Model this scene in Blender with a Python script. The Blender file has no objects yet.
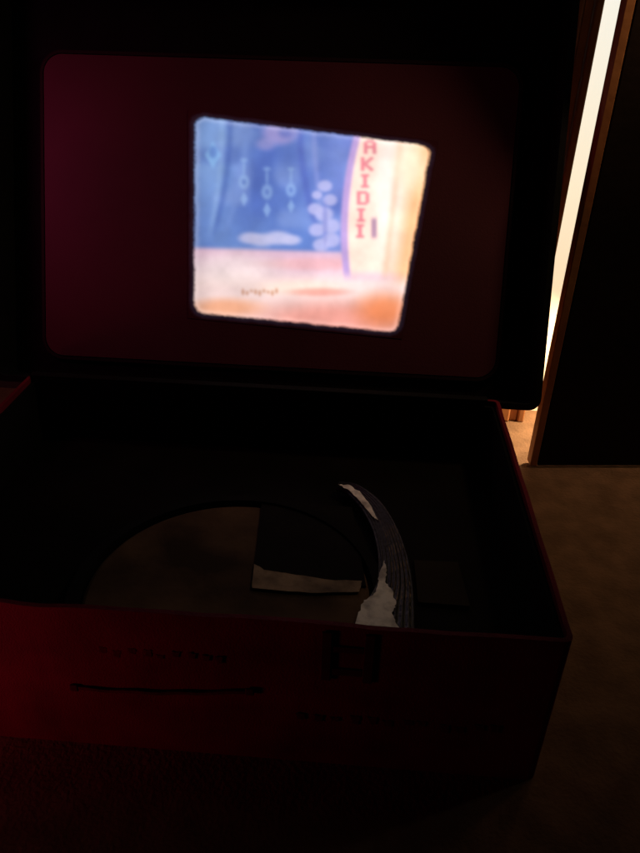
import bpy, bmesh, math, random
import numpy as np
from mathutils import Vector, Matrix
random.seed(4); np.random.seed(4)
C = bpy.data.collections.new('scene'); bpy.context.scene.collection.children.link(C)
F = 700.0; W = 0.2; T_P = 0.03; PI = math.pi
# ------------------------------------------------------------------ camera solve
def rotm(rx, ry, rz):
    cx, sx, cy, sy, cz, sz = math.cos(rx), math.sin(rx), math.cos(ry), math.sin(ry), math.cos(rz), math.sin(rz)
    X = np.array([[1,0,0],[0,cx,-sx],[0,sx,cx]]); Y = np.array([[cy,0,sy],[0,1,0],[-sy,0,cy]]); Z = np.array([[cz,-sz,0],[sz,cz,0],[0,0,1]])
    return Z @ Y @ X
def proj(p, P):
    R = rotm(*p[3:6]); q = R.T @ (np.array(P) - p[:3])
    return np.array([320 + F*q[0]/-q[2], 426.5 - F*q[1]/-q[2]])
def lidw(D, h, a, x, s, t):
    return (x, D + s*math.sin(a) + t*math.cos(a), h + s*math.cos(a) - t*math.sin(a))
def linex(p, A, B, y):
    a = proj(p, A); b = proj(p, B); k = (y-a[1])/(b[1]-a[1]); return a[0]+k*(b[0]-a[0])
def liney(p, A, B, x):
    a = proj(p, A); b = proj(p, B); k = (x-a[0])/(b[0]-a[0]); return a[1]+k*(b[1]-a[1])
prior = np.array([.1, -.25, .38, math.radians(64), 0.0, math.radians(7), .30, .215, math.radians(12), .205, .02, .28, .09, -0.01])
psig = np.array([.2,.2,.15,.2,.2,.2,.03,.02,.08,.03,.03,.05,.012,.01])
def res(p):
    D, WL, a, PW, z0, z1, h, sb = p[6:]
    r = []
    def pt(P, uv, w=1): r.extend(list((proj(p, P)-np.array(uv))*w))
    pt((W,0,h), (575,642)); pt((W,D,h), (500,400), .7)
    r.append(liney(p, (-W,0,h), (W,0,h), 0)-602)
    r.append((liney(p, (-W,0,0), (W,0,0), 0)-738)*.4)
    pt(lidw(D,h,a,WL,sb,0), (538,412))
    r.append(linex(p, lidw(D,h,a,WL,sb,0), lidw(D,h,a,WL,.35,0), 0)-583)
    pt(lidw(D,h,a,-PW,z1,T_P), (42,53)); pt(lidw(D,h,a,PW,z1,T_P), (505,62), .5)
    pt(lidw(D,h,a,-PW,z0,T_P), (44,354)); pt(lidw(D,h,a,PW,z0,T_P), (500,383))
    R = rotm(*p[3:6]); d = R.T @ np.array([0,0,-1.0]); vp = np.array([320+F*d[0]/-d[2], 426.5-F*d[1]/-d[2]])
    dx, dy = vp[0]-528, vp[1]-468
    r.append((dx/dy + 0.21)*250)
    r.extend(list((p-prior)/psig*1.5))
    return np.array(r)
p = prior.copy(); lam = 1.0
cur = res(p)
for it in range(300):
    J = np.zeros((len(cur), len(p)))
    for i in range(len(p)):
        q = p.copy(); q[i] += 1e-6; J[:, i] = (res(q)-cur)/1e-6
    A = J.T@J; st = np.linalg.solve(A + lam*np.diag(np.diag(A)), -J.T@cur)
    n = res(p+st)
    if (n@n) < (cur@cur): p = p+st; cur = n; lam = max(lam*.5, 1e-9)
    else: lam *= 3
D, WL, LA, PW, Z0, Z1, H, SB = [float(v) for v in p[6:]]
RM = rotm(*p[3:6]); CP = p[:3]
def at(u, v, P0, N):
    d = RM @ np.array([(u-320)/F, -(v-426.5)/F, -1.0]); P0 = np.array(P0); N = np.array(N)
    return CP + d * (((P0-CP)@N)/(d@N))
def atz(u, v, z=0.0): return at(u, v, (0,0,z), (0,0,1))
cam = bpy.data.cameras.new('camera'); co = bpy.data.objects.new('camera', cam); C.objects.link(co)
M4 = Matrix([list(RM[0])+[CP[0]], list(RM[1])+[CP[1]], list(RM[2])+[CP[2]], [0,0,0,1]]); co.matrix_world = M4
cam.sensor_fit = 'VERTICAL'; cam.sensor_height = 36; cam.lens = F/853*36; cam.clip_start = .01; cam.clip_end = 100
bpy.context.scene.camera = co
# ------------------------------------------------------------------ helpers
def mat(name, col, rough=.6, col2=None, scale=40, bump=0, bscale=200, metal=0, spec=.5, lo=.35, hi=.65):
    m = bpy.data.materials.new(name); m.use_nodes = True; nt = m.node_tree; b = nt.nodes['Principled BSDF']
    b.inputs['Roughness'].default_value = rough; b.inputs['Metallic'].default_value = metal; b.inputs['Specular IOR Level'].default_value = spec
    tc = nt.nodes.new('ShaderNodeTexCoord')
    if col2:
        n = nt.nodes.new('ShaderNodeTexNoise'); n.inputs['Scale'].default_value = scale; n.inputs['Detail'].default_value = 8
        r = nt.nodes.new('ShaderNodeValToRGB'); r.color_ramp.elements[0].position = lo; r.color_ramp.elements[1].position = hi
        r.color_ramp.elements[0].color = (*col, 1); r.color_ramp.elements[1].color = (*col2, 1)
        nt.links.new(tc.outputs['Object'], n.inputs['Vector']); nt.links.new(n.outputs['Fac'], r.inputs['Fac']); nt.links.new(r.outputs['Color'], b.inputs['Base Color'])
    else: b.inputs['Base Color'].default_value = (*col, 1)
    if bump:
        n = nt.nodes.new('ShaderNodeTexNoise'); n.inputs['Scale'].default_value = bscale; n.inputs['Detail'].default_value = 6
        bp = nt.nodes.new('ShaderNodeBump'); bp.inputs['Strength'].default_value = bump; bp.inputs['Distance'].default_value = .002
        nt.links.new(tc.outputs['Object'], n.inputs['Vector']); nt.links.new(n.outputs['Fac'], bp.inputs['Height']); nt.links.new(bp.outputs['Normal'], b.inputs['Normal'])
    return m
def abox(bm, x0, x1, y0, y1, z0, z1, bev=0, f=None, seg=2):
    g = bmesh.ops.create_cube(bm, size=1); vs = g['verts']
    for v in vs:
        v.co = Vector((x0+(v.co.x+.5)*(x1-x0), y0+(v.co.y+.5)*(y1-y0), z0+(v.co.z+.5)*(z1-z0)))
    if bev:
        es = list({e for v in vs for e in v.link_edges})
        r = bmesh.ops.bevel(bm, geom=es, offset=bev, segments=seg, affect='EDGES', profile=.5)
        vs = list({v for v in r['verts']} | {v for v in vs if v.is_valid})
    if f:
        for v in vs: v.co = Vector(f(v.co))
def obj(name, bm, m, parent=None, smooth=False):
    bmesh.ops.recalc_face_normals(bm, faces=bm.faces)
    me = bpy.data.meshes.new(name); bm.to_mesh(me); bm.free(); o = bpy.data.objects.new(name, me); C.objects.link(o)
    me.materials.append(m)
    if smooth:
        for q in me.polygons: q.use_smooth = True
    if parent:
        o.parent = parent
        pp = parent
        while pp.parent: pp = pp.parent
        if parent.type == 'EMPTY': o.matrix_parent_inverse = Matrix.Translation(-pp.location)
    return o
def thing(name, label, cat, loc):
    o = bpy.data.objects.new(name, None); C.objects.link(o); o.location = loc; o['label'] = label; o['category'] = cat; o.empty_display_size = .05
    return o
def rrect(x0, x1, z0, z1, r, n=10):
    pts = []
    for cx, cz, a0 in ((x1-r, z1-r, 0), (x0+r, z1-r, 90), (x0+r, z0+r, 180), (x1-r, z0+r, 270)):
        for k in range(n+1):
            a = math.radians(a0+90*k/n); pts.append((cx+r*math.cos(a), cz+r*math.sin(a)))
    return pts
def dense(P, n=40):
    out = []
    for i in range(len(P)):
        a, b = P[i], P[(i+1)%len(P)]
        m = n if math.hypot(a[0]-b[0], a[1]-b[1]) > .05 else 1
        for k in range(m): f = k/m; out.append((a[0]*(1-f)+b[0]*f, a[1]*(1-f)+b[1]*f))
    return out
def ring(bm, outer, inner, t0, t1, f):
    n = len(outer)
    V = [[bm.verts.new(f((q[0], q[1], t))) for q in L] for L, t in ((outer,t0),(inner,t0),(inner,t1),(outer,t1))]
    for k in range(n):
        j = (k+1) % n
        for a in range(4):
            b = (a+1) % 4; bm.faces.new((V[a][k], V[a][j], V[b][j], V[b][k]))
def plate(bm, pts, t0, t1, f):
    A = [bm.verts.new(f((q[0], q[1], t0))) for q in pts]; B = [bm.verts.new(f((q[0], q[1], t1))) for q in pts]
    bm.faces.new(A); bm.faces.new(B[::-1]); n = len(pts)
    for k in range(n): bm.faces.new((A[k], B[k], B[(k+1)%n], A[(k+1)%n]))
ID = lambda c: Vector(c)
LF = lambda c: Vector(lidw(D+.002, H, LA, c[0], c[1], c[2]))      # (x, s, t)
def ragged(P, amp=1.0, n=7):
    out = []
    for i in range(len(P)):
        a, b = P[i], P[(i+1)%len(P)]
        for k in range(n):
            f = k/n; j = 0 if k == 0 else 1
            out.append((a[0]*(1-f)+b[0]*f+random.uniform(-amp,amp)*j, a[1]*(1-f)+b[1]*f+random.uniform(-amp,amp)*j))
    return out
# ------------------------------------------------------------------ materials
red = mat('red_vinyl', (.19,.008,.020), .65, (.10,.006,.012), 30, .3, 900, spec=.12, lo=.3, hi=.75)
black = mat('black_lining', (.004,.0035,.003), .85, (.006,.005,.005), 40, .2, 500, spec=.08)
maroon = mat('maroon_panel', (.088,.021,.031), .65, (.070,.018,.025), 9, .12, 700, spec=.1)
trimm = mat('dark_maroon_trim', (.020,.007,.009), .8, (.014,.005,.007), 9, .12, 700, spec=.08)
deckm = mat('brown_deck', (.007,.005,.004), .7, (.004,.003,.0025), 20, .25, 300, spec=.05)
blockm = mat('brown_cover', (.024,.016,.010), .7, (.014,.010,.007), 20, .25, 300, spec=.06)
disc = mat('tan_disc', (.105,.062,.034), .75, (.030,.018,.011), 16, .15, 250, spec=.05)
ridge = mat('dark_ridged_plastic', (.012,.010,.009), .38, (.005,.004,.004), 120, .5, 260, spec=.32)
glintm = mat('painted_glint', (.88,.82,.70), .5, (.34,.30,.25), 90, .4, 160, spec=.4, lo=.44, hi=.68)  # pale colour for the painted glints on the rail
edgem = mat('scuffed_edge_and_highlight', (.26,.18,.11), .65, (.07,.048,.03), 60, .3, 160, spec=.12, lo=.38, hi=.7)  # cover edge, and the painted highlights on the ridges
dark = mat('dark_plate', (.008,.006,.005), .7, (.005,.004,.003), 60, .2, 300, spec=.04)
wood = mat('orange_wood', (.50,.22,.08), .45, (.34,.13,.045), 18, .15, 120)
doorm = mat('dark_door_wood', (.020,.011,.007), .7, (.012,.008,.005), 12, .15, 90, spec=.1)
carpet = mat('brown_floor', (.20,.115,.065), .9, (.13,.075,.042), 45, .45, 330, spec=.1)
wallm = mat('dark_wall', (.10,.08,.06), .9, (.09,.07,.055), 20, .2, 200)
# ------------------------------------------------------------------ viewer case
case = thing('viewer_case', 'red toy picture viewer case on the floor, lid raised, bright picture glowing inside the lid', 'viewer case', (0, D/2, 0))
th = .0028
bm = bmesh.new()
oR = dense(rrect(-W, W, 0, D, .005, 5)); iR = dense(rrect(-W+th, W-th, th, D-th, .003, 5))
def worn(c):
    x, y, z = c
    if z > H*.5:
        if y < .01: z -= .0009*(.5+.5*math.sin(x*61+1)) * (.5+.5*math.sin(x*143)) + (.0018*math.exp(-((x+.085)/.02)**2)); y += .0006*math.sin(x*38)
        elif x > W-.01 and y < D-.02: z -= .0007*(.5+.5*math.sin(y*87))
    return Vector((x, y, z))
ring(bm, oR, iR, 0.0, H, worn)
bmesh.ops.bevel(bm, geom=[e for e in bm.edges if all(v.co.z > H*.9 for v in e.verts) and len(e.link_faces) == 2 and e.calc_face_angle(0) > 1], offset=.0005, segments=2, affect='EDGES')
obj('box_shell', bm, red, case)
bm = bmesh.new(); plate(bm, rrect(-W+th+.001, W-th-.001, th+.001, D-th-.001, .003, 6), .004, .012, ID); obj('box_bottom', bm, black, case)
ZD = H-.058
bm = bmesh.new(); plate(bm, rrect(-W+th+.0005, W-th-.0005, th+.0015, D-th-.0005, .003, 6), ZD-.006, ZD, ID); deck = obj('deck', bm, deckm, case)
bm = bmesh.new(); ring(bm, rrect(-W+th+.0003, W-th-.0003, th+.0012, D-th-.0003, .003, 6), rrect(-W+th+.003, W-th-.003, th+.0035, D-th-.003, .002, 6), ZD+.0005, H-.0045, ID); obj('inner_lining', bm, black, case)
c0 = atz(228, 590, ZD+.006); e0 = atz(370, 590, ZD+.006); r0 = float(np.linalg.norm(e0-c0))
cx, cy = float(c0[0]), float(c0[1]); YF = th+.0045
def circ(bm, cx, cy, r, z0, z1, n=120, bev=.003):
    pr = [(0,z0),(r,z0),(r,z1-bev),(r-bev*.3,z1-bev*.35),(r-bev,z1),(0.006,z1)]
    rows = []
    for rr, z in pr:
        if rr == 0: rows.append([bm.verts.new((cx,max(YF,cy),z))]); continue
        rows.append([bm.verts.new((cx+rr*math.cos(2*PI*k/n), max(YF, cy+rr*math.sin(2*PI*k/n)), z)) for k in range(n)])
    for k in range(n): bm.faces.new((rows[0][0], rows[1][(k+1)%n], rows[1][k]))
    for a in range(1, len(rows)-1):
        for k in range(n): j=(k+1)%n; bm.faces.new((rows[a][k], rows[a][j], rows[a+1][j], rows[a+1][k]))
    bm.faces.new(rows[-1])
bm = bmesh.new(); circ(bm, cx, cy, r0, ZD+.0004, ZD+.006); tt = obj('turntable', bm, disc, case)
bm = bmesh.new()
no = 96; ring(bm, [(cx+(r0+.009)*math.cos(2*PI*k/no), max(YF-.0005, cy+(r0+.009)*math.sin(2*PI*k/no))) for k in range(no)], [(cx+(r0+.002)*math.cos(2*PI*k/no), max(YF, cy+(r0+.002)*math.sin(2*PI*k/no))) for k in range(no)], ZD+.0003, ZD+.009, ID)
obj('turntable_rim', bm, black, case)
# curved ridged guide beside the disc
bm = bmesh.new()
inner = [(336,487),(348,492),(362,508),(373,530),(378,556),(376,582),(364,604),(352,634)]
outer = [(340,481),(358,484),(380,500),(396,524),(407,552),(413,582),(415,606),(416,640)]
def cr(P, t):
    n = len(P)-1; k = min(int(t*n), n-1); f = t*n-k
    g = lambda i: np.array(P[max(0,min(n,i))], float)
    a, b, c, d = g(k-1), g(k), g(k+1), g(k+2)
    return .5*((2*b)+(-a+c)*f+(2*a-5*b+4*c-d)*f*f+(-a+3*b-3*c+d)*f**3)
rows = []; N = 90; M = 40
for k in range(N+1):
    t = k/N; a = cr(inner, t); b = cr(outer, t); row = []
    ga = atz(a[0], a[1], ZD+.010); gb = atz(b[0], b[1], ZD+.010)
    for m in range(M+1):
        s_ = m/M; P = ga*(1-s_)+gb*s_
        z = ZD+.0094 + .0007*math.sin(PI*s_) + .0005*math.cos(s_*PI*16) + random.uniform(-.0001,.0001)
        if m in (0, M): z = ZD+.0064
        row.append(bm.verts.new((float(P[0]), max(YF-.0002, float(P[1])), z)))
    rows.append(row)
for k in range(N):
    for m in range(M): bm.faces.new((rows[k][m], rows[k][m+1], rows[k+1][m+1], rows[k+1][m]))
g_ = obj('curved_guide', bm, ridge, case, True); g_['label'] = 'dark ridged curved rail beside the disc'
zf = ZD+.0108  # ragged pale patches painted as glints on the rail
for nm, P, am in (('glint_patch', [(350,638),(358,614),(364,600),(376,592),(379,576),(384,560),(387,570),(385,582),(392,590),(396,604),(392,614),(398,626),(400,640)], 1.0),
              ('glint_sliver', [(338,484),(349,485),(361,493),(371,506),(378,520),(372,516),(362,504),(350,491)], .6)):
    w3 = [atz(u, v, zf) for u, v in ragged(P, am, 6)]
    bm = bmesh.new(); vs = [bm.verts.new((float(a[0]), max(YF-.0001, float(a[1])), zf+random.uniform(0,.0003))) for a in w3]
    bm.faces.new(vs); bmesh.ops.triangulate(bm, faces=bm.faces); obj(nm, bm, glintm, g_, True)
for k in range(6):                                            # painted highlights: thin pale strips stand for shine on the ridges
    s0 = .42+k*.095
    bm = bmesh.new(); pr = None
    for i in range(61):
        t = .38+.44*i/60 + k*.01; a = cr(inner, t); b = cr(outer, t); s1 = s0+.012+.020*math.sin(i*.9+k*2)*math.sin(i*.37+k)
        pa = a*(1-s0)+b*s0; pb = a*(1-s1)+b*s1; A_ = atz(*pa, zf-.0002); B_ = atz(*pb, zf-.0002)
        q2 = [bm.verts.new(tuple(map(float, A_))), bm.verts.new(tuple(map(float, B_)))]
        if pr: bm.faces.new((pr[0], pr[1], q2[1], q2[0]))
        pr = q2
    obj('ridge_highlight', bm, edgem, g_)
q = [atz(u, v, ZD+.0075) for u, v in ((254,572),(262,500),(352,507),(366,586))]
bm = bmesh.new(); plate(bm, [(float(a[0]), float(a[1])) for a in q], ZD+.0062, ZD+.0075, ID); sc = obj('slide_cover', bm, dark, case)
q = [atz(u, v, ZD+.0078) for u, v in ragged([(254,564),(264,570),(290,574),(330,580),(362,581),(359,592),(310,593),(252,588)], .5, 6)]
bm = bmesh.new(); plate(bm, [(float(a[0]), float(a[1])) for a in q], ZD+.0076, ZD+.0080, ID); obj('cover_edge', bm, edgem, case)
q = [atz(u, v, ZD+.003) for u, v in ((418,602),(414,560),(458,562),(470,606))]
bm = bmesh.new(); plate(bm, [(float(a[0]), float(a[1])) for a in q], ZD+.0005, ZD+.003, ID); obj('control_cover', bm, blockm, case)
def fr(u, v): a = at(u, v, (0,0,0), (0,1,0)); return float(a[0]), float(a[2])
latchm = mat('dark_red_metal', (.08,.006,.009), .6, (.05,.005,.007), 90, .1, 300, spec=.2)
x0, zt = fr(322, 628); x1, zb = fr(372, 682)
bm = bmesh.new()
w = x1-x0; zt = H-.004
abox(bm, x0, x0+w*.2, -.0016, -.0003, zb, zt, .0005); abox(bm, x1-w*.2, x1, -.0016, -.0003, zb, zt, .0005)
abox(bm, x0+w*.2, x1-w*.2, -.0012, -.0003, zb+(zt-zb)*.12, zb+(zt-zb)*.26, .0004); abox(bm, x0+w*.2, x1-w*.2, -.0012, -.0003, zb+(zt-zb)*.6, zb+(zt-zb)*.72, .0004)
obj('latch', bm, latchm, case)
hx0, hz = fr(75, 686); hx1, hz1 = fr(250, 690)
bm = bmesh.new(); prev = None
n = 24
for k in range(n+1):
    t = k/n; x = hx0+(hx1-hx0)*t; z = hz+(hz1-hz)*t - .0015*math.sin(PI*t)+.0004*math.sin(t*23); y = -.0008-.0012*math.sin(PI*t)**.5
    R_ = [bm.verts.new((x, y+dy, z+dz)) for dy, dz in ((-.0006,-.0011),(.0004,-.0011),(.0004,.0011),(-.0006,.0011))]
    if prev:
        for a in range(4): bm.faces.new((prev[a], prev[(a+1)%4], R_[(a+1)%4], R_[a]))
    else: bm.faces.new(R_)
    prev = R_
bm.faces.new(prev)
hd = obj('handle', bm, mat('dark_red_strap', (.11,.006,.013), .7, (.06,.005,.01), 80, .2, 300, spec=.1), case)
for hx, hzz in ((hx0, hz), (hx1, hz1)):
    bm = bmesh.new(); abox(bm, hx-.0025, hx+.0025, -.002, -.0004, hzz-.0025, hzz+.0025, .0007); obj('handle_mount', bm, latchm, case)
# faint raised marks standing in for unreadable lettering on the front
markm = mat('faint_mark', (.115,.006,.012), .75, (.07,.005,.009), 60, .3, 400, spec=.05)
for (u0, u1, vv, nn) in ((96, 228, 650, 9), (292, 505, 716, 12)):
    bm = bmesh.new()
    for k in range(nn):
        u = u0+(u1-u0)*(k+.3*random.random())/nn; v = vv+(u-u0)*.07+random.uniform(-2,2); l = (u1-u0)/nn*.55; hh = random.uniform(2.0,4.5)
        P = [fr(a, b) for a, b in ragged([(u,v-hh),(u+l,v-hh+1),(u+l*.9,v+hh),(u+l*.2,v+hh*.7)], .9, 3)]
        plate(bm, P, -.0002, -.0006, lambda c: Vector((c[0], c[2], c[1])))
    obj('lettering_mark', bm, markm, case)
# lid : tray
S1 = .345; LD = .036
bm = bmesh.new()
out = rrect(-WL, WL, SB, S1, .010, 6); inn = rrect(-WL+.005, WL-.005, SB+.005, S1-.005, .007, 6)
ring(bm, out, inn, 0, LD, LF)
lid = obj('lid', bm, black, case)
bm = bmesh.new(); plate(bm, rrect(-WL+.001, WL-.001, SB+.001, S1-.001, .009, 6), LD+.0005, LD+.004, LF); obj('lid_back', bm, red, lid)
bm = bmesh.new(); plate(bm, rrect(-WL+.0055, WL-.0055, SB+.0055, S1-.0055, .007, 6), T_P+.004, LD, LF); obj('lid_lining', bm, black, lid)
bm = bmesh.new(); po = rrect(-PW, PW, Z0, Z1, .017, 12); pi_ = rrect(-PW+.001, PW-.001, Z0+.001, Z1-.001, .016, 12)
plate(bm, pi_, T_P, T_P+.0035, LF); pn = obj('screen_panel', bm, maroon, lid)
bm = bmesh.new(); ring(bm, rrect(-PW-.0025, PW+.0025, Z0-.0025, Z1+.0025, .0195, 12), po, T_P+.0002, T_P+.003, LF); obj('panel_trim', bm, trimm, lid)
bm = bmesh.new(); abox(bm, -W+.002, W-.010, D-.006, D+.0015, H+.0002, H+.0022, .0006); abox(bm, -W+.012, W-.012, D-.0062, D-.0032, H-.02, H, .0005); obj('hinge_and_dark_strip', bm, black, case)  # strip made long and black to keep the back rim dark
# ------------------------------------------------------------------ projected picture
P0 = np.array(LF((0,.1,T_P-.0004))); NRM = np.array(LF((0,.1,1)))-np.array(LF((0,.1,0)))
NU, NV = 320, 280
q = dict(TL=(188,109), TR=(439,141), BR=(402,339), BL=(188,318))
U, V = np.meshgrid(np.linspace(0,1,NU), np.linspace(0,1,NV))
def bil(i): return (q['TL'][i]*(1-U)+q['TR'][i]*U)*(1-V) + (q['BL'][i]*(1-U)+q['BR'][i]*U)*V
PX, PY = bil(0), bil(1)
def srgb(c): c = np.array(c, float)/255; return np.where(c<=.04045, c/12.92, ((c+.055)/1.055)**2.4)
img = np.zeros(PX.shape+(3,))
ss = lambda x, a, b: (lambda t: t*t*(3-2*t))(np.clip((x-a)/(b-a), 0, 1))
def lay(c, m):
    global img
    img = img*(1-m[...,None]) + np.array(c, float)*m[...,None]
def vnoise(x, y, s, seed):
    rs = np.random.RandomState(seed); g = rs.rand(64,64); x = (x/s)%63; y = (y/s)%63
    xi = x.astype(int); yi = y.astype(int); fx = x-xi; fy = y-yi; fx = fx*fx*(3-2*fx); fy = fy*fy*(3-2*fy)
    return (g[yi,xi]*(1-fx)+g[yi,xi+1]*fx)*(1-fy)+(g[yi+1,xi]*(1-fx)+g[yi+1,xi+1]*fx)*fy
def ell(x, y, rx, ry, s=.25): d = np.hypot((PX-x)/rx, (PY-y)/ry); return 1-ss(d, 1-s, 1+s)
img[:] = (104,138,204)
lay((80,108,186), ell(280,172,54,64,.7)*.9); lay((132,168,224), ell(212,150,24,50,.7)*.85); lay((118,130,206), ss(PX,300,345)*.7)
lay((122,156,216), (.5+.5*np.sin((PX+PY*.25)/7.5+vnoise(PX,PY,30,8)*4))*.22)
lay((140,164,222), ss(vnoise(PX,PY,22,11),.5,.9)*.5)
lay((72,100,178), ss(vnoise(PX,PY,26,12),.55,.9)*.4)
for x0_, cv, c_, wd in ((230,-.0014,(66,96,174),3.5),(300,.0016,(74,92,178),4),(314,.0010,(150,160,220),3),(222,-.0010,(150,184,232),3),(246,-.0018,(120,150,214),3)):
    xx = x0_ + (PY-125)**2*cv; lay(c_, np.exp(-((PX-xx)/wd)**2)*(1-ss(PY,215,245))*.5)
lay((164,154,212), ell(280,132,17,12,.4)*.85); lay((104,120,196), ell(286,133,7,5,.6)*.7); lay((166,158,212), ell(266,144,9,6,.6)*.6)
lay((84,112,190), ell(258,124,8,6,.6)*.5)
def lamp(x, y, s, c):
    lay(c, ell(x, y, 5*s, 7*s, .4)*.6); lay(c, (1-ss(abs(PX-x)/(4*s)+abs(PY-y-17*s)/(8*s), .6, 1.2))*.6); lay(c, ell(x, y-14*s, 1.3*s, 7*s, .4)*.45); lay((80,108,184), ell(x,y,2.2*s,3*s,.5)*.6)
    lay(c, ell(x, y-22*s, 3.5*s, 2*s, .5)*.45)
for x, y, s in ((244,182,1.0),(267,192,1.05),(291,190,.95)): lamp(x, y, s, (158,192,236))
lay((140,188,238), (1-ss(abs(PX-213)/9+abs(PY-155)/15, .7, 1.1))*.8); lay((84,118,194), ell(213,152,4,6,.4)*.6)
for x, y, r in ((325,186,7),(317,195,5),(330,200,7),(315,209,7),(324,214,9),(331,226,9),(317,230,8),(331,240,9),(321,245,8)): lay((182,182,228), ell(x,y,r,r*.8,.3)*.85)
lay((122,130,200), ell(325,222,2.5,22,.5)*.5)
for x, y, r in ((250,238,9),(262,240,10),(278,238,11),(291,240,8)): lay((190,190,226), ell(x,y,r*1.2,r*.6,.45)*.9)
fl = ss(PY, 245+ (PX-200)*.03, 251+(PX-200)*.03); lay((222,184,206), fl)
lay((250,222,216), ss(PY,262,285)*.9); lay((238,176,176), ell(315,264,55,6,.5)*.6); lay((255,240,232), ell(230,268,45,14,.7)*.6)
lay((234,150,136), ell(335,322,80,20,.6)*.85*ss(PY,285,300)); lay((244,170,130), ell(225,308,34,9,.6)*.85); lay((255,226,208), ell(300,288,40,7,.6)*.7)
lay((230,130,116), ell(320,292,28,4,.6)*.55)
lay((230,128,76), ell(385,310,26,16,.7)*.8)
xl = 341+ ((PY-225)/100)**2*14 - (PY-225)*.02
bf = (1-ss(PY, 268, 284))
brd = ss(PX, xl-1.5, xl+1.5)*bf; lay((186,158,214), brd)
brd2 = ss(PX, xl+5, xl+9)*bf; lay((255,222,206), brd2)
lay((255,246,238), ell(390,190,13,60,.8)*brd2*.9)
stripe = np.exp(-((PX-(400+(PY-150)*-.12))/4)**2)*brd2; lay((246,188,156), stripe*.6)
lay((252,176,112), ss(PX+ (PY-140)*.15,402,432)*(1-ss(PY,270,292))*.9)
lay((255,244,214), ell(410,166,14,22,.8)*.8)
FONT = {'A':("01110","10001","10001","11111","10001","10001","10001"),'K':("10001","10010","10100","11000","10100","10010","10001"),
 'I':("01110","00100","00100","00100","00100","00100","01110"),'D':("11110","10001","10001","10001","10001","10001","11110")}
def glyph(ch, x, y, w, h, c):
    m = np.zeros(PX.shape)
    for r, row in enumerate(FONT[ch]):
        for k, b in enumerate(row):
            if b == '1':
                gx = x+(k-2)*w/5; gy = y+(r-3)*h/7
                m = np.maximum(m, (1-ss(abs(PX-gx), w*.10, w*.25))*(1-ss(abs(PY-gy), h*.07, h*.15)))
    lay(c, m*.85)
for ch, x, y in (('A',370,147),('K',367,164),('I',365,181),('D',363,198),('I',361,215),('I',360,231)): glyph(ch, x, y, 11, 13, (226,116,134))
lay((150,110,150), (1-ss(abs(PX-374),1.5,4.2))*(1-ss(abs(PY-228),7,13))*.7)
for k in range(9): lay((176,104,60), ell(243+k*4.2, 292+1.2*math.sin(k*2.1), 1.5, 2.3+.8*math.cos(k*1.7), .5)*.55)
n1 = vnoise(PX, PY, 17, 1)*.6+vnoise(PX, PY, 6, 2)*.25+vnoise(PX,PY,2.2,3)*.15
img = img*(0.92+.15*n1)[...,None]
lin = srgb(np.clip(img,0,255))
for _ in range(2):                                             # soft focus of the thrown picture
    for ax in (0, 1):
        lin = sum(np.roll(lin, k, ax)*w for k, w in ((-2,.1),(-1,.24),(0,.32),(1,.24),(2,.1)))
lin *= (1.0+.25*ell(365,230,80,90,.9))[...,None]
lin *= (1-.25*(1-ss(PX,190,215)))[...,None]
wob = (vnoise(PX,PY,9,5)-.5)*.005+(vnoise(PX,PY,2.5,6)-.5)*.003
du = np.minimum(U, 1-U)+wob; dv = np.minimum(V, 1-V)+wob
rc = .05; cxx = np.clip(rc-du+.022,0,None); cyy = np.clip(rc-dv+.024,0,None); dd = rc-np.hypot(cxx,cyy)
e = ss(dd, -.003, .018); glow = ss(dd, -.026, .008)*.022
bl = np.array([.5,.42,.8]); 
lin = lin*e[...,None] + (1-e)[...,None]*glow[...,None]*bl
lin += (np.exp(-((dd-.016)/.012)**2)*.09*e)[...,None]*np.array([1,.95,.9])
lin[0,:]=0; lin[-1,:]=0; lin[:,0]=0; lin[:,-1]=0
me = bpy.data.meshes.new('lit_picture')
dirs = np.stack([(PX-320)/F, -(PY-426.5)/F, -np.ones_like(PX)], -1) @ RM.T
tt_ = ((P0-CP)@NRM)/(dirs@NRM); W3 = CP + dirs*tt_[...,None]
vs = [tuple(map(float, v)) for v in W3.reshape(-1,3)]
fs = [(j*NU+i, (j+1)*NU+i, (j+1)*NU+i+1, j*NU+i+1) for j in range(NV-1) for i in range(NU-1)]
me.from_pydata(vs, [], fs)
ca = me.color_attributes.new('tint', 'FLOAT_COLOR', 'POINT')
ca.data.foreach_set('color', np.concatenate([lin, np.ones(lin.shape[:2]+(1,))], -1).astype(np.float32).ravel())
pm = bpy.data.materials.new('lit_picture'); pm.use_nodes = True; nt = pm.node_tree; nt.nodes.clear()
at_ = nt.nodes.new('ShaderNodeAttribute'); at_.attribute_name = 'tint'; em = nt.nodes.new('ShaderNodeEmission'); em.inputs['Strength'].default_value = 1.0
df = nt.nodes.new('ShaderNodeBsdfDiffuse'); df.inputs['Color'].default_value = (.079,.0195,.028,1); ad = nt.nodes.new('ShaderNodeAddShader'); ou = nt.nodes.new('ShaderNodeOutputMaterial')
nt.links.new(at_.outputs['Color'], em.inputs['Color']); nt.links.new(em.outputs[0], ad.inputs[0]); nt.links.new(df.outputs[0], ad.inputs[1]); nt.links.new(ad.outputs[0], ou.inputs['Surface'])
me.materials.append(pm); po_ = bpy.data.objects.new('lit_picture', me); C.objects.link(po_); po_.parent = lid
po_['label'] = 'glowing blue and pink stage picture thrown on the lid'
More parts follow.
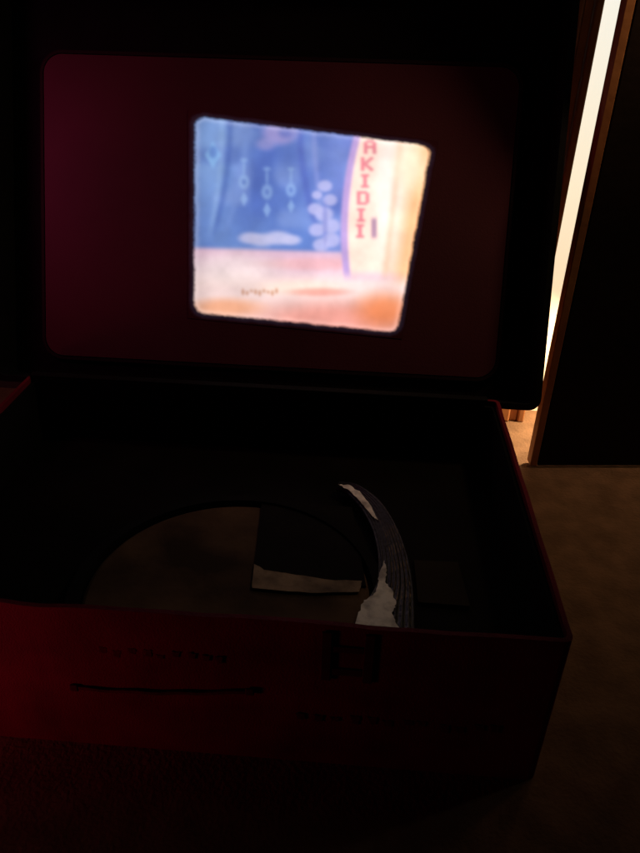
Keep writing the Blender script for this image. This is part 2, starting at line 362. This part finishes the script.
# ------------------------------------------------------------------ floor, door, gap, walls
bm = bmesh.new(); abox(bm, -3, 3, -2, 4, -.02, 0); o = obj('floor', bm, carpet); o['kind'] = 'structure'; o['label'] = 'brown floor the case stands on'
A = atz(528,468); B = atz(640,468); ux = (B-A)/np.linalg.norm(B-A); uy = np.array([-ux[1], ux[0], 0])
if uy[1] < 0: uy = -uy
def DF(c): v = A + ux*c[0] + uy*c[1]; return Vector((float(v[0]), float(v[1]), c[2]))
def dbox(bm, a, b, c, d, e, f, bev=0): abox(bm, a, b, c, d, e, f, bev, DF)
door = thing('door', 'dark wooden door standing ajar to the right of the case', 'door', DF((0,0,0)))
bm = bmesh.new(); dbox(bm, .009, .80, 0, .012, .003, 2.0, .001); obj('door_leaf', bm, doorm, door)
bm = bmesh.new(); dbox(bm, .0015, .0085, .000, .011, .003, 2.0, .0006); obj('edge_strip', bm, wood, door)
YW = max(float(A[1])+.06, D+.17)
def xw(u, v, y): return float(at(u, v, (0,y,0), (0,1,0))[0])
xa = xw(586,100,YW); xb = xw(568,100,YW)
fr_ = thing('door_frame', 'orange wood door frame lit along the bright gap behind the lid', 'door frame', (xa, YW, 0))
xm = xb+(xa-xb)*.55
bm = bmesh.new(); abox(bm, xm, xa, YW, YW+.02, 0, 2.05, .0015); obj('jamb', bm, wood, fr_)
bm = bmesh.new(); abox(bm, xb, xm-.0006, YW+.003, YW+.018, 0, 2.05, .001); obj('door_stop', bm, wood, fr_)
bm = bmesh.new(); abox(bm, xb-.06, xb-.0006, YW-.001, YW+.012, 0, 2.05, .002); obj('casing', bm, wood, fr_)
bm = bmesh.new(); abox(bm, -2.5, xb-.012, YW+.013, YW+.10, 0, 2.4); o = obj('wall', bm, wallm); o['kind'] = 'structure'
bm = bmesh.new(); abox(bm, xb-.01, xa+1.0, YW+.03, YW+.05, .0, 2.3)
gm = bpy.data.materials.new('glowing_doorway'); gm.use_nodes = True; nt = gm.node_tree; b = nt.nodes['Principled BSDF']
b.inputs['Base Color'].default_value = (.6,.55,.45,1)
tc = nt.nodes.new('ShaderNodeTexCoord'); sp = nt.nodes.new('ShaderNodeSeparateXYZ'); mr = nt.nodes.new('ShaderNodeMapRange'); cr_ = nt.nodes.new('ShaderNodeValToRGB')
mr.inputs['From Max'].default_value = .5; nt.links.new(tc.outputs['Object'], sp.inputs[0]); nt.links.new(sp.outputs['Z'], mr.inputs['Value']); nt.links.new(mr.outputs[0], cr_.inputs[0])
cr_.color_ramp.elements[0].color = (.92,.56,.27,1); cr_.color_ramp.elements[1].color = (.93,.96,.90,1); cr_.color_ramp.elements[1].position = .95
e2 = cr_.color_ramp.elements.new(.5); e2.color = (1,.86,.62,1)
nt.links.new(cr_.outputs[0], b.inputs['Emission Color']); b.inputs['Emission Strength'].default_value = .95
o = obj('glowing_wall', bm, gm); o['kind'] = 'structure'  # wall emits its own light, standing for the bright room beyond
# ------------------------------------------------------------------ lights
def area(name, loc, tgt, size, power, col, spread=180):
    l = bpy.data.lights.new(name, 'AREA'); l.energy = power; l.color = col; l.size = size; l.spread = math.radians(spread)
    o = bpy.data.objects.new(name, l); C.objects.link(o); o.location = loc
    o.rotation_euler = (Vector(tgt)-Vector(loc)).to_track_quat('-Z','Y').to_euler(); return o
area('red_fill', (-.31,.20,.36), (-.20,.38,.25), .06, .075, (1,.14,.42), 125)  # added light out of view, reddens the left of the lid panel
area('front_fill', (-.32,-.14,.05), (-.17,.0,.075), .05, .045, (1,.10,.20), 85)  # unseen light added for the red on the case front
area('frame_fill', (xa+.10, YW-.12, .60), (xa-.01, YW, .40), .05, .35, (1,.66,.36), 120)  # added fill to warm the door frame, no real lamp there
gl = DF((.10,.07,.13)); gt = atz(514,446)
area('gap_fill', gl, (float(gt[0]), float(gt[1]), 0), .03, .8, (1,.70,.40), 150)  # added behind the door, stands for doorway light spilling on the floor
area('floor_fill', (.62,.38,.26), (.42,.32,0), .08, .12, (1,.58,.34), 100)  # added off-frame fill that warms the floor beside the case
w_ = bpy.data.worlds.new('World'); bpy.context.scene.world = w_; w_.use_nodes = True
w_.node_tree.nodes['Background'].inputs[0].default_value = (.02,.012,.012,1); w_.node_tree.nodes['Background'].inputs[1].default_value = .03
s = bpy.context.scene; s.view_settings.view_transform = 'Standard'; s.view_settings.look = 'None'; s.view_settings.exposure = 0
